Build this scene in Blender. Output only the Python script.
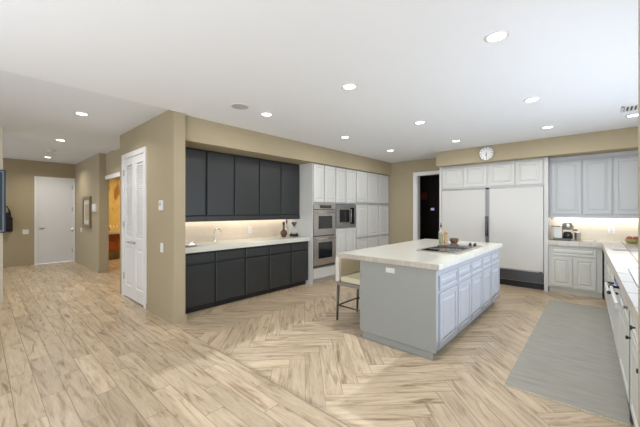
import bpy, bmesh, math, random
from mathutils import Vector, Matrix

S = bpy.context.scene
for o in list(bpy.data.objects):
    bpy.data.objects.remove(o)
COL = S.collection
random.seed(7)

# ------------------------------------------------------------------ camera, sky, sun, exposure
cd = bpy.data.cameras.new('camera')
cam = bpy.data.objects.new('camera', cd)
COL.objects.link(cam)
cam.location = (0, 0, 1.456)
cam.rotation_euler = (math.radians(90), 0, math.atan(277.5 / 308))
cd.sensor_width = 36
cd.lens = 308 / 640 * 36
cd.shift_y = (211 - 213.5) / 640
cd.clip_start = 0.05
S.camera = cam

w = bpy.data.worlds.new('sky')
S.world = w
w.use_nodes = True
bg = w.node_tree.nodes['Background']
bg.inputs[0].default_value = (0.80, 0.88, 1.0, 1)
bg.inputs[1].default_value = 2.0

vs = S.view_settings
vs.view_transform = 'Standard'
vs.look = 'None'
vs.gamma = 1.0
vs.use_curve_mapping = False
vs.exposure = 0.0


def lamp(name, kind, loc, direction, energy, color=(1, 1, 1), **kw):
    l = bpy.data.lights.new(name, kind)
    l.energy = energy
    l.color = color
    for k, v in kw.items():
        setattr(l, k, v)
    o = bpy.data.objects.new(name, l)
    COL.objects.link(o)
    o.location = loc
    o.rotation_euler = Vector(direction).to_track_quat('-Z', 'Y').to_euler()
    return o


lamp('sun', 'SUN', (8, 3, 6), (-math.cos(math.radians(30)), 0.0, -math.sin(math.radians(30))), 2.1,
     (0.86, 0.92, 1.0), angle=math.radians(0.7))
lamp('fill_ceiling_bounce', 'AREA', (-0.8, -2.4, 0.7), (0.0, 0.55, 1), 148, (0.92, 0.96, 1.0),  # added fill behind the camera, aimed up to brighten the ceiling
     shape='RECTANGLE', size=4.5, size_y=1.6)
lamp('daylight_sink_window', 'AREA', (0.74, 3.9, 1.48), (-1, 0.15, 0.40), 32, (0.76, 0.86, 1.0),
     shape='RECTANGLE', size=3.4, size_y=0.8)


# ------------------------------------------------------------------ materials
def newmat(name):
    m = bpy.data.materials.new(name)
    m.use_nodes = True
    return m, m.node_tree.nodes, m.node_tree.links, m.node_tree.nodes['Principled BSDF']


def mat(name, col, rough=0.5, metal=0.0, noise=0.04, scale=6.0, bump=0.0, bscale=200.0, stretch=None,
        emit=None, estr=0.0, trans=0.0, coat=0.0, ior=1.45):
    m, N, L, b = newmat(name)
    b.inputs['Roughness'].default_value = rough
    b.inputs['Metallic'].default_value = metal
    b.inputs['IOR'].default_value = ior
    b.inputs['Coat Weight'].default_value = coat
    b.inputs['Transmission Weight'].default_value = trans
    tc = N.new('ShaderNodeTexCoord')
    mp = N.new('ShaderNodeMapping')
    if stretch:
        mp.inputs['Scale'].default_value = stretch
    L.new(tc.outputs['Object'], mp.inputs['Vector'])
    nz = N.new('ShaderNodeTexNoise')
    nz.inputs['Scale'].default_value = scale
    nz.inputs['Detail'].default_value = 4
    L.new(mp.outputs[0], nz.inputs['Vector'])
    mx = N.new('ShaderNodeMix')
    mx.data_type = 'RGBA'
    c = Vector(col)
    mx.inputs['A'].default_value = (*(c * (1 - noise)), 1)
    mx.inputs['B'].default_value = (*[min(1, v) for v in (c * (1 + noise))], 1)
    L.new(nz.outputs['Fac'], mx.inputs['Factor'])
    L.new(mx.outputs['Result'], b.inputs['Base Color'])
    if bump:
        n2 = N.new('ShaderNodeTexNoise')
        n2.inputs['Scale'].default_value = bscale
        L.new(mp.outputs[0], n2.inputs['Vector'])
        bp = N.new('ShaderNodeBump')
        bp.inputs['Strength'].default_value = bump
        bp.inputs['Distance'].default_value = 0.002
        L.new(n2.outputs['Fac'], bp.inputs['Height'])
        L.new(bp.outputs[0], b.inputs['Normal'])
    if emit:
        b.inputs['Emission Color'].default_value = (*emit, 1)
        b.inputs['Emission Strength'].default_value = estr
    return m


def tile_mat(name, col, grout, sx, sy, axes, rough=0.3, gap=0.004, offset=0.0, var=0.03, shift=(0, 0)):
    """rectangular tiles; axes picks which object axes run along the courses"""
    m, N, L, b = newmat(name)
    tc = N.new('ShaderNodeTexCoord')
    sp = N.new('ShaderNodeSeparateXYZ')
    L.new(tc.outputs['Object'], sp.inputs[0])
    cb = N.new('ShaderNodeCombineXYZ')
    L.new(sp.outputs[axes[0]], cb.inputs[0])
    L.new(sp.outputs[axes[1]], cb.inputs[1])
    mp = N.new('ShaderNodeMapping')
    mp.inputs['Location'].default_value = (shift[0], shift[1], 0)
    L.new(cb.outputs[0], mp.inputs['Vector'])
    br = N.new('ShaderNodeTexBrick')
    br.offset = offset
    br.inputs['Scale'].default_value = 1
    br.inputs['Brick Width'].default_value = sx
    br.inputs['Row Height'].default_value = sy
    br.inputs['Mortar Size'].default_value = gap
    br.inputs['Mortar Smooth'].default_value = 0.1
    c = Vector(col)
    br.inputs['Color1'].default_value = (*(c * (1 - var)), 1)
    br.inputs['Color2'].default_value = (*(c * (1 + var)), 1)
    br.inputs['Mortar'].default_value = (*grout, 1)
    L.new(mp.outputs[0], br.inputs['Vector'])
    L.new(br.outputs['Color'], b.inputs['Base Color'])
    b.inputs['Roughness'].default_value = rough
    return m


def floor_tile_mat():
    m, N, L, b = newmat('wood_look_tile')
    uv = N.new('ShaderNodeUVMap')
    uv.uv_map = 'grain'
    at = N.new('ShaderNodeAttribute')
    at.attribute_name = 'tone'
    mp = N.new('ShaderNodeMapping')
    mp.inputs['Scale'].default_value = (1.5, 11, 1)
    L.new(uv.outputs[0], mp.inputs['Vector'])
    n1 = N.new('ShaderNodeTexNoise')
    n1.inputs['Scale'].default_value = 1.6
    n1.inputs['Detail'].default_value = 5
    n1.inputs['Roughness'].default_value = 0.62
    n1.inputs['Distortion'].default_value = 0.9
    L.new(mp.outputs[0], n1.inputs['Vector'])
    r1 = N.new('ShaderNodeValToRGB')
    e = r1.color_ramp.elements
    e[0].position = 0.30
    e[0].color = (0.285, 0.193, 0.113, 1)
    e[1].position = 0.64
    e[1].color = (0.61, 0.49, 0.348, 1)
    k = e.new(0.46)
    k.color = (0.515, 0.40, 0.268, 1)
    L.new(n1.outputs['Fac'], r1.inputs[0])
    mp2 = N.new('ShaderNodeMapping')
    mp2.inputs['Scale'].default_value = (4, 60, 1)
    L.new(uv.outputs[0], mp2.inputs['Vector'])
    n2 = N.new('ShaderNodeTexNoise')
    n2.inputs['Scale'].default_value = 1.5
    n2.inputs['Detail'].default_value = 3
    L.new(mp2.outputs[0], n2.inputs['Vector'])
    mr = N.new('ShaderNodeMapRange')
    mr.inputs['To Min'].default_value = 0.86
    mr.inputs['To Max'].default_value = 1.12
    L.new(n2.outputs['Fac'], mr.inputs['Value'])
    mt = N.new('ShaderNodeMapRange')
    mt.inputs['To Min'].default_value = 0.86
    mt.inputs['To Max'].default_value = 1.12
    L.new(at.outputs['Fac'], mt.inputs['Value'])
    mu = N.new('ShaderNodeMath')
    mu.operation = 'MULTIPLY'
    L.new(mr.outputs[0], mu.inputs[0])
    L.new(mt.outputs[0], mu.inputs[1])
    vm = N.new('ShaderNodeVectorMath')
    vm.operation = 'SCALE'
    L.new(r1.outputs[0], vm.inputs[0])
    L.new(mu.outputs[0], vm.inputs['Scale'])
    L.new(vm.outputs[0], b.inputs['Base Color'])
    b.inputs['Roughness'].default_value = 0.34
    b.inputs['Specular IOR Level'].default_value = 0.45
    return m


M = {}
M['tile'] = floor_tile_mat()
M['grout'] = mat('floor_grout', (0.30, 0.235, 0.17), 0.8)
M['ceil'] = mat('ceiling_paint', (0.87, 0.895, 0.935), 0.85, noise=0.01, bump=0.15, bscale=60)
M['ceil_p'] = mat('passage_ceiling_grey', (0.79, 0.825, 0.87), 0.85, noise=0.01, bump=0.15, bscale=60)  # greyer than the kitchen ceiling, so a tone edge shows at the step
M['wall'] = mat('tan_wall_paint', (0.41, 0.343, 0.226), 0.7, noise=0.02, bump=0.12, bscale=120)
M['cream_wall'] = mat('cream_wall_paint', (0.68, 0.63, 0.52), 0.7, noise=0.02)
M['trimw'] = mat('white_trim_paint', (0.80, 0.80, 0.80), 0.4, noise=0.01)
M['door_white'] = mat('white_door_paint', (0.74, 0.75, 0.77), 0.4, noise=0.01)
M['cab_white'] = mat('white_cabinet_paint', (0.63, 0.63, 0.61), 0.38, noise=0.015)
M['cab_frame'] = mat('face_frame_gap_shade', (0.40, 0.40, 0.385), 0.5, noise=0.02)  # cabinet white darkened, so shade in the door gaps is in the colour
M['cab_gray'] = mat('pale_grey_cabinet_paint', (0.63, 0.63, 0.585), 0.38, noise=0.015)
M['cab_upper'] = mat('cool_grey_cabinet_paint', (0.54, 0.56, 0.575), 0.38, noise=0.015)
M['cab_island'] = mat('island_cool_light_tint', (0.37, 0.39, 0.432), 0.35, noise=0.015)  # cool window light on the island's side is put into this colour
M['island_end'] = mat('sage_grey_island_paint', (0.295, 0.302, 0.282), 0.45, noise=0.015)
M['charcoal'] = mat('charcoal_cabinet_paint', (0.031, 0.034, 0.035), 0.36, noise=0.05)
M['charcoal_body'] = mat('charcoal_cabinet_carcass', (0.018, 0.020, 0.023), 0.5, noise=0.05)
M['counter'] = mat('cream_quartz', (0.64, 0.635, 0.56), 0.22, noise=0.05, scale=60)
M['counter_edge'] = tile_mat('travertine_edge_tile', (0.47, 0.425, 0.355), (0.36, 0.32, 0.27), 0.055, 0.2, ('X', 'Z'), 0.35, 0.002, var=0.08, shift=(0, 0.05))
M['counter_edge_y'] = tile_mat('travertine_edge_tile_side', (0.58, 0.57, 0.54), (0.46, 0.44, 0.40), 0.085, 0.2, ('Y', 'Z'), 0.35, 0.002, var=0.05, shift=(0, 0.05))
M['tilectr'] = tile_mat('white_counter_tile', (0.50, 0.495, 0.48), (0.22, 0.21, 0.19), 0.42, 0.34, ('Y', 'X'), 0.18, 0.009, var=0.01, shift=(0.1, 0.10))
M['tilectr_edge'] = tile_mat('counter_edge_tile', (0.60, 0.56, 0.49), (0.40, 0.36, 0.31), 0.15, 0.2, ('X', 'Z'), 0.3, 0.004, var=0.06, shift=(0, 0.05))
M['tilectr_edge_y'] = tile_mat('counter_edge_tile_side', (0.60, 0.56, 0.49), (0.40, 0.36, 0.31), 0.15, 0.2, ('Y', 'Z'), 0.3, 0.004, var=0.06, shift=(0, 0.05))
M['splash_l'] = tile_mat('cream_splash_tile_left', (0.70, 0.59, 0.46), (0.62, 0.53, 0.42), 0.30, 0.10, ('Y', 'Z'), 0.35, 0.003, 0.5, 0.03)
M['splash_b'] = tile_mat('cream_splash_tile_back', (0.74, 0.67, 0.56), (0.66, 0.60, 0.50), 0.30, 0.10, ('X', 'Z'), 0.35, 0.003, 0.5, 0.03)
M['steel'] = mat('brushed_steel', (0.55, 0.52, 0.48), 0.30, 0.9, noise=0.08, scale=8, stretch=(1, 1, 60))
M['chrome'] = mat('chrome', (0.75, 0.75, 0.76), 0.12, 1.0, noise=0.02)
M['nickel'] = mat('satin_nickel', (0.50, 0.49, 0.47), 0.28, 1.0, noise=0.03)
M['alu'] = mat('aluminium', (0.42, 0.42, 0.43), 0.35, 0.8, noise=0.03)
M['blackglass'] = mat('black_glass', (0.012, 0.013, 0.015), 0.06, noise=0.05, coat=0.5)
M['black'] = mat('black_plastic', (0.018, 0.018, 0.02), 0.4, noise=0.05)
M['darkgrille'] = mat('dark_grille_metal', (0.11, 0.11, 0.115), 0.4, 0.5, noise=0.06)
M['gunmetal'] = mat('gunmetal', (0.14, 0.13, 0.12), 0.38, 0.7, noise=0.05)
M['fridge'] = mat('white_fridge_panel', (0.635, 0.625, 0.60), 0.25, noise=0.008)
M['plastic_w'] = mat('white_plastic', (0.80, 0.80, 0.78), 0.4, noise=0.01)
M['leather_w'] = mat('white_leather', (0.66, 0.63, 0.57), 0.45, noise=0.03, bump=0.1)
M['leather_t'] = mat('tan_fabric', (0.52, 0.43, 0.29), 0.75, noise=0.06, bump=0.2)
M['taupe'] = mat('taupe_metal', (0.30, 0.275, 0.25), 0.4, 0.3, noise=0.04)
M['cushion'] = mat('cream_cushion_fabric', (0.66, 0.60, 0.42), 0.75, noise=0.05, bump=0.2)
M['rug'] = mat('grey_woven_wool', (0.375, 0.36, 0.315), 0.95, noise=0.22, scale=3.0, bump=0.5, bscale=160, stretch=(1.2, 7, 1))
M['fringe'] = mat('cream_fringe_yarn', (0.66, 0.60, 0.48), 0.9, noise=0.08)
M['oil'] = mat('olive_oil', (0.52, 0.47, 0.05), 0.1, noise=0.05, trans=0.35)
M['glass'] = mat('clear_glass', (0.92, 0.94, 0.93), 0.04, noise=0.01, trans=0.85)
M['wood_l'] = mat('light_turned_wood', (0.50, 0.33, 0.18), 0.45, noise=0.15, scale=20, stretch=(8, 8, 1))
M['wood_d'] = mat('dark_bowl_wood', (0.12, 0.065, 0.035), 0.45, noise=0.2, scale=20)
M['decanter'] = mat('brown_glass', (0.09, 0.045, 0.02), 0.12, noise=0.2, scale=30)
M['vanity'] = mat('cherry_wood', (0.42, 0.125, 0.03), 0.4, noise=0.2, scale=5, stretch=(1, 1, 6))
M['cream'] = mat('cream_stone', (0.80, 0.74, 0.62), 0.3, noise=0.05)
M['basket'] = mat('pale_wicker', (0.66, 0.50, 0.22), 0.8, noise=0.2, scale=60)
M['wax'] = mat('ivory_wax', (0.85, 0.78, 0.62), 0.5)
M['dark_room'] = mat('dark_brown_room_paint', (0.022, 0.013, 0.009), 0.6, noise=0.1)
M['red'] = mat('red_picture_print', (0.20, 0.03, 0.02), 0.6, noise=0.4, scale=30)
M['screen'] = mat('lit_keypad_screen', (0.1, 0.1, 0.14), 0.3, emit=(0.55, 0.55, 0.9), estr=0.55)
M['display'] = mat('blue_appliance_display', (0.02, 0.03, 0.10), 0.2, emit=(0.10, 0.16, 0.8), estr=0.5)
M['navy'] = mat('dark_blue_lacquer', (0.045, 0.065, 0.095), 0.25, noise=0.08)
M['navy_l'] = mat('pale_blue_edge', (0.20, 0.27, 0.34), 0.3, noise=0.05)
M['bag'] = mat('black_canvas', (0.012, 0.012, 0.013), 0.8, noise=0.2, bump=0.3)
M['pic_frame'] = mat('bronze_picture_frame', (0.22, 0.17, 0.11), 0.4, noise=0.15, scale=20)
M['pic_mat'] = mat('cream_picture_mat', (0.62, 0.57, 0.46), 0.7, noise=0.02)
M['pic_art'] = mat('tan_print', (0.45, 0.37, 0.25), 0.7, noise=0.35, scale=12)
M['can'] = mat('lit_lamp_diffuser', (0.9, 0.9, 0.88), 0.5, emit=(1.0, 0.96, 0.88), estr=12.0)
M['led'] = mat('lit_led_strip', (0.9, 0.9, 0.88), 0.5, emit=(1.0, 0.95, 0.86), estr=5.0)
M['frost'] = mat('louvre_paint', (0.80, 0.80, 0.80), 0.35, noise=0.01)
M['dial'] = mat('clock_face_enamel', (0.80, 0.79, 0.76), 0.35, noise=0.01)
M['vent_w'] = mat('white_vent_metal', (0.74, 0.74, 0.73), 0.45, noise=0.01)
M['speaker'] = mat('grey_speaker_mesh', (0.50, 0.50, 0.50), 0.7, noise=0.05, scale=300)
M['yellow'] = mat('yellow_sponge', (0.38, 0.34, 0.13), 0.6, noise=0.15, scale=80)
M['terracotta'] = mat('red_brown_fruit', (0.40, 0.12, 0.08), 0.45, noise=0.2, scale=20)


def marble_gold():
    m, N, L, b = newmat('golden_onyx_wall')
    tc = N.new('ShaderNodeTexCoord')
    mp = N.new('ShaderNodeMapping')
    mp.inputs['Rotation'].default_value = (0.5, 0, 0)
    mp.inputs['Scale'].default_value = (1, 2.2, 0.7)
    L.new(tc.outputs['Object'], mp.inputs[0])
    n = N.new('ShaderNodeTexNoise')
    n.inputs['Scale'].default_value = 1.7
    n.inputs['Detail'].default_value = 6
    n.inputs['Distortion'].default_value = 1.4
    L.new(mp.outputs[0], n.inputs['Vector'])
    r = N.new('ShaderNodeValToRGB')
    e = r.color_ramp.elements
    e[0].position = 0.36
    e[0].color = (0.30, 0.15, 0.04, 1)
    e[1].position = 0.7
    e[1].color = (0.66, 0.50, 0.23, 1)
    k = e.new(0.46)
    k.color = (0.58, 0.40, 0.14, 1)
    L.new(n.outputs['Fac'], r.inputs[0])
    L.new(r.outputs[0], b.inputs['Base Color'])
    b.inputs['Roughness'].default_value = 0.3
    return m


M['onyx'] = marble_gold()

# ------------------------------------------------------------------ mesh helpers
ROT = None        # (pivot, angle) used for the slightly skewed sink run


def box(bm, x0, y0, z0, x1, y1, z1, bev=0.0, mi=0):
    xs, ys, zs = sorted((x0, x1)), sorted((y0, y1)), sorted((z0, z1))
    v = [bm.verts.new((xs[i], ys[j], zs[k])) for i in (0, 1) for j in (0, 1) for k in (0, 1)]
    fs = [bm.faces.new([v[i] for i in q]) for q in
          ((0, 1, 3, 2), (4, 6, 7, 5), (0, 4, 5, 1), (2, 3, 7, 6), (0, 2, 6, 4), (1, 5, 7, 3))]
    for f in fs:
        f.material_index = mi
    if bev:
        es = list({e for f in fs for e in f.edges})
        r = bmesh.ops.bevel(bm, geom=es, offset=bev, segments=2, profile=0.6, affect='EDGES')
        for f in r['faces']:
            f.material_index = mi
    return bm


def lathe(bm, c, prof, seg=20, axis='z', mi=0):
    """prof: list of (radius, height along axis)"""
    c = Vector(c)
    rings = []
    for r, hgt in prof:
        ring = []
        for i in range(seg):
            a = 2 * math.pi * i / seg
            p, q = r * math.cos(a), r * math.sin(a)
            d = {'z': (p, q, hgt), 'x': (hgt, p, q), 'y': (p, hgt, q)}[axis]
            ring.append(bm.verts.new(c + Vector(d)))
        rings.append(ring)
    for a, b in zip(rings, rings[1:]):
        for i in range(seg):
            f = bm.faces.new((a[i], a[(i + 1) % seg], b[(i + 1) % seg], b[i]))
            f.smooth = True
            f.material_index = mi
    for ring in (rings[0], rings[-1]):
        f = bm.faces.new(ring)
        f.material_index = mi
    return bm


def tube(bm, pts, r, seg=10, mi=0):
    pts = [Vector(p) for p in pts]
    rs = r if isinstance(r, (list, tuple)) else [r] * len(pts)
    rings = []
    prev = None
    for i, p in enumerate(pts):
        t = (pts[min(i + 1, len(pts) - 1)] - pts[max(i - 1, 0)]).normalized()
        n = prev if prev else (Vector((0, 0, 1)) if abs(t.z) < 0.9 else Vector((1, 0, 0)))
        n = (n - t * n.dot(t)).normalized()
        prev = n
        b = t.cross(n)
        rings.append([bm.verts.new(p + rs[i] * (n * math.cos(2 * math.pi * k / seg) + b * math.sin(2 * math.pi * k / seg)))
                      for k in range(seg)])
    for a, b in zip(rings, rings[1:]):
        for i in range(seg):
            f = bm.faces.new((a[i], a[(i + 1) % seg], b[(i + 1) % seg], b[i]))
            f.smooth = True
            f.material_index = mi
    for ring in (rings[0], rings[-1]):
        bm.faces.new(ring).material_index = mi
    return bm


def FX(x0):
    return lambda u, v, d: (x0 + d, u, v)


def FXN(x0):
    return lambda u, v, d: (x0 - d, u, v)


def FYN(y0):
    return lambda u, v, d: (u, y0 - d, v)


def FY(y0):
    return lambda u, v, d: (u, y0 + d, v)


def fbox(bm, F, u0, u1, v0, v1, d0, d1, bev=0.0, mi=0):
    a, b = F(u0, v0, d0), F(u1, v1, d1)
    return box(bm, *a, *b, bev=bev, mi=mi)


def loops(bm, F, u0, u1, v0, v1, steps, mi=0):
    """nested rectangles: steps = [(inset, depth)...]; the last one is capped"""
    prev = None
    for ins, d in steps:
        r = [bm.verts.new(F(u, v, d)) for u, v in
             ((u0 + ins, v0 + ins), (u1 - ins, v0 + ins), (u1 - ins, v1 - ins), (u0 + ins, v1 - ins))]
        if prev:
            for i in range(4):
                bm.faces.new((prev[i], prev[(i + 1) % 4], r[(i + 1) % 4], r[i])).material_index = mi
        else:
            bm.faces.new(r).material_index = mi
        prev = r
    bm.faces.new(prev).material_index = mi
    return bm


def raised(bm, F, u0, u1, v0, v1, t=0.02, rail=0.055, mi=0):
    return loops(bm, F, u0, u1, v0, v1,
                 [(0, 0), (0, t - 0.004), (0.004, t), (rail, t), (rail + 0.006, t - 0.011), (rail + 0.014, t - 0.011),
                  (rail + 0.036, t - 0.002), (rail + 0.04, t - 0.001)], mi)


def slab(bm, F, u0, u1, v0, v1, t=0.02, bev=0.006, mi=0):
    return loops(bm, F, u0, u1, v0, v1, [(0, 0), (0, t - bev), (bev, t)], mi)


def origin_of(parent):
    p = parent
    while p.parent:
        p = p.parent
    return p['_base']


def finish(bm, name, mats, smooth=False):
    bmesh.ops.recalc_face_normals(bm, faces=bm.faces)
    me = bpy.data.meshes.new(name)
    bm.to_mesh(me)
    bm.free()
    for m in (mats if isinstance(mats, (list, tuple)) else [mats]):
        me.materials.append(m)
    return me


BASES = {}


def place_root(o, base):
    BASES[o.name] = Vector(base)
    if ROT:
        piv, a = ROT
        R = Matrix.Rotation(a, 3, 'Z')
        pv = Vector((*piv, 0))
        o.location = pv + R @ (Vector(base) - pv)
        o.rotation_euler = (0, 0, a)
    else:
        o.location = base


def root_base(o):
    while o.parent:
        o = o.parent
    return BASES[o.name]


def obj(name, bm, mats, parent=None, label=None):
    """one mesh object; coordinates given in room space"""
    if parent is not None:
        base = root_base(parent)
    else:
        xs = [v.co.x for v in bm.verts]
        ys = [v.co.y for v in bm.verts]
        zs = [v.co.z for v in bm.verts]
        base = Vector(((min(xs) + max(xs)) / 2, (min(ys) + max(ys)) / 2, min(zs)))
    for v in bm.verts:
        v.co -= base
    me = finish(bm, name, mats)
    o = bpy.data.objects.new(name, me)
    COL.objects.link(o)
    if parent is not None:
        o.parent = parent
    else:
        place_root(o, base)
    if label:
        o['label'] = label
    return o


def thing(name, label, cat, base, group=None):
    o = bpy.data.objects.new(name, None)
    o.empty_display_size = 0.1
    COL.objects.link(o)
    place_root(o, base)
    return tag(o, label, cat, group)


def tag(o, label, cat, group=None):
    o['label'] = label
    o['category'] = cat
    if group:
        o['group'] = group
    return o


def struct(name, bm, mats, parent=None):
    o = obj(name, bm, mats, parent)
    if parent is None:
        o['kind'] = 'structure'
    return o


def B():
    return bmesh.new()


def copy_thing(src, loc):
    r = src.copy()
    COL.objects.link(r)
    BASES[r.name] = Vector(loc)
    r.location = loc
    for ch in list(src.children):
        c = ch.copy()
        COL.objects.link(c)
        c.parent = r
        for g in list(ch.children):
            d = g.copy()
            COL.objects.link(d)
            d.parent = c
    return r


# ------------------------------------------------------------------ the room
CEIL = 2.74
# floor: grout bed, straight planks before the partition line, herringbone beyond it
YB = 1.68
bm = B()
box(bm, -12, -4, -0.06, 5, 9, -0.0015, mi=0)
uvl = bm.loops.layers.uv.new('grain')
tone = bm.loops.layers.float_color.new('tone')


def clip(poly, lim):
    x0, y0, x1, y1 = lim
    for ax, val, sgn in ((0, x0, 1), (0, x1, -1), (1, y0, 1), (1, y1, -1)):
        out = []
        for i in range(len(poly)):
            a, b = poly[i], poly[(i + 1) % len(poly)]
            da, db = sgn * (a[ax] - val), sgn * (b[ax] - val)
            if da >= 0:
                out.append(a)
            if da * db < 0:
                t = da / (da - db)
                out.append((a[0] + t * (b[0] - a[0]), a[1] + t * (b[1] - a[1])))
        poly = out
        if len(poly) < 3:
            return None
    return poly


def floor_tile(cx, cy, ux, uy, ln, wd, lim):
    g = 0.0018
    hl, hw = ln / 2 - g, wd / 2 - g
    vx, vy = -uy, ux
    poly = [(cx + a * ux + b * vx, cy + a * uy + b * vy) for a, b in ((-hl, -hw), (hl, -hw), (hl, hw), (-hl, hw))]
    poly = clip(poly, lim)
    if not poly:
        return
    f = bm.faces.new([bm.verts.new((x, y, 0)) for x, y in poly])
    f.material_index = 1
    ou, ov, tn = random.uniform(0, 50), random.uniform(0, 50), random.random()
    for l, (x, y) in zip(f.loops, poly):
        l[uvl].uv = (ou + (x - cx) * ux + (y - cy) * uy, ov + (x - cx) * vx + (y - cy) * vy)
        l[tone] = (tn, tn, tn, 1)


PW, PL = 0.15, 0.9
row = 0
y = YB - 0.002
while y > -1.5:
    x = -12 + (row * 0.31) % PL - PL
    while x < 2:
        floor_tile(x + PL / 2, y - PW / 2, 1, 0, PL, PW, (-12, -1.5, 2, YB - 0.001))
        x += PL
    y -= PW
    row += 1
# the powder room floor beyond the opening carries the same planks
y = 4.4
while y > YB:
    x = -12 + (row * 0.31) % PL - PL
    while x < -5:
        floor_tile(x + PL / 2, y - PW / 2, 1, 0, PL, PW, (-12, YB, -5.0, 4.4))
        x += PL
    y -= PW
    row += 1
n = 6
r2 = math.sqrt(0.5)
lim = (-4.9, YB + 0.001, 0.8, 9.0)
for k in range(-80, 110):
    for m_ in range(-9, 10):
        for kind in (0, 1):
            if kind == 0:
                cx, cy, d = (k + 12 * m_ + n / 2) * PW, (k + 0.5) * PW, (1, 0)
            else:
                cx, cy, d = (k + n + 12 * m_ + 0.5) * PW, (k - n + 1 + n / 2) * PW, (0, 1)
            X, Y = (cx - cy) * r2 - 1.5, (cx + cy) * r2 + 3.0
            if X < -6 or X > 2 or Y < 0.8 or Y > 10:
                continue
            dx, dy = (d[0] - d[1]) * r2, (d[0] + d[1]) * r2
            floor_tile(X, Y, dx, dy, PL, PW, lim)
struct('floor', bm, [M['grout'], M['tile']])

# ceiling: kitchen slab a little lower than the passage slab, hall slab beyond
bm = B()
box(bm, -4.04, -4, CEIL, 0.95, 9, 3.0)
box(bm, 0.95, -4, CEIL, 5, -0.2, 3.0)
box(bm, -4.30, 1.70, CEIL, -4.04, 9, 3.0)
struct('ceiling', bm, M['ceil'])
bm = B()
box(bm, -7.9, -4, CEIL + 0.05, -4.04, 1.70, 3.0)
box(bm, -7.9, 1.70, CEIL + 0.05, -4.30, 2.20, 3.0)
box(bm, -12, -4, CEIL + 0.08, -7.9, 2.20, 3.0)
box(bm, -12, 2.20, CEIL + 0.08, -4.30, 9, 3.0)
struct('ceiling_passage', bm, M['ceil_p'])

# partition wall with the bifold door opening (x -6.05 .. -5.06)
DX0, DX1, DTOP = -6.07, -5.05, 2.36
bm = B()
box(bm, DX1, YB, 0, -4.04, 1.83, CEIL + 0.05)
box(bm, -6.28, YB, 0, DX0, 1.83, CEIL + 0.05)
box(bm, DX0, YB, DTOP, DX1, 1.83, CEIL + 0.05)
struct('wall_partition', bm, M['wall'])
bm = B()
box(bm, -6.4, 2.3, 0, -4.9, 2.36, CEIL)
box(bm, -6.28, 1.83, 0, -6.2, 2.36, CEIL + 0.02)
struct('wall_closet', bm, M['wall'])

# alcove back wall behind the charcoal cabinets, soffit above
bm = B()
box(bm, -5.02, 1.83, 0, -4.87, 7.55, CEIL)
struct('wall_left', bm, M['wall'])
bm = B()
box(bm, -4.87, 1.83, 2.405, -4.10, 7.4, CEIL)
struct('wall_left_soffit', bm, M['wall'])
# far wall with the dark doorway (x -3.38 .. -2.69)
bm = B()
box(bm, -4.87, 7.4, 0, -3.38, 7.55, CEIL)
box(bm, -3.38, 7.4, 2.34, -2.69, 7.55, CEIL)
box(bm, -2.69, 7.4, 0, 0.95, 7.55, CEIL)
struct('wall_back', bm, M['wall'])
bm = B()
box(bm, -2.62, 6.70, 2.43, 0.78, 7.4, CEIL)
struct('wall_back_soffit', bm, M['wall'])
# right wall with the sink window
WY0, WY1, WZ0, WZ1 = 0.95, 5.75, 0.94, 2.25
bm = B()
box(bm, 0.80, -0.2, 0, 0.95, 7.4, WZ0)
box(bm, 0.80, -0.2, WZ1, 0.95, 7.4, CEIL)
box(bm, 0.80, -0.2, WZ0, 0.95, WY0, WZ1)
box(bm, 0.80, WY1, WZ0, 0.95, 7.4, WZ1)
struct('wall_right', bm, M['wall'])
bm = B()
for u0, u1, v0, v1 in ((WY0, WY1, WZ0, WZ0 + 0.05), (WY0, WY1, WZ1 - 0.05, WZ1), (WY0, WY0 + 0.05, WZ0, WZ1), (WY1 - 0.05, WY1, WZ0, WZ1)):
    box(bm, 0.84, u0, v0, 0.90, u1, v1)
win = struct('window_1', bm, M['trimw'])
# near pillar at the right edge of the view
bm = B()
box(bm, 0.118, 1.67, 0, 0.80, 1.72, CEIL)
struct('wall_near', bm, M['wall'])
bm = B()
box(bm, 0.95, -0.35, 0, 5.15, -0.2, CEIL)
box(bm, 5.0, -4, 0, 5.15, -0.35, CEIL)
struct('wall_family_room', bm, M['cream_wall'])
bm = B()
box(bm, -7.05, -2.6, 0, -4.04, -2.45, CEIL + 0.05)
struct('wall_sky_blocker', bm, M['cream_wall'])  # unseen wall added to keep sky light out of the passage
# hallway
bm = B()
box(bm, -11.5, -1.5, 0, -11.35, 1.02, CEIL + 0.10)
box(bm, -11.5, 1.02, 2.40, -11.35, 1.90, CEIL + 0.10)
struct('wall_hall_end', bm, M['wall'])
bm = B()
box(bm, -11.5, 1.90, 0, -8.69, 2.09, CEIL + 0.10)
box(bm, -8.69, 2.03, 2.29, -6.28, 2.09, CEIL + 0.10)
struct('wall_hall_right', bm, M['wall'])
bm = B()
box(bm, -7.35, -4, 0, -7.05, 0.265, CEIL + 0.05)
struct('wall_hall_left', bm, M['cream_wall'])
bm = B()
box(bm, -8.68, 2.015, 2.20, -6.28, 2.11, 2.29, 0.006)
struct('trim_1', bm, M['trimw'])
# powder room shell
bm = B()
box(bm, -11.5, 2.09, 0, -11.3, 4.4, CEIL + 0.08)
struct('wall_powder_room', bm, M['onyx'])
bm = B()
box(bm, -11.5, 4.4, 0, -5.0, 4.5, CEIL + 0.08)
struct('wall_powder_room_far', bm, M['onyx'])
# dark room beyond the far doorway
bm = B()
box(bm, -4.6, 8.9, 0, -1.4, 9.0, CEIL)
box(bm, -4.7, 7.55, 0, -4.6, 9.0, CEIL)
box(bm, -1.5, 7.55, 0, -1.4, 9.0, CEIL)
struct('wall_dark_room', bm, M['dark_room'])

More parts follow.
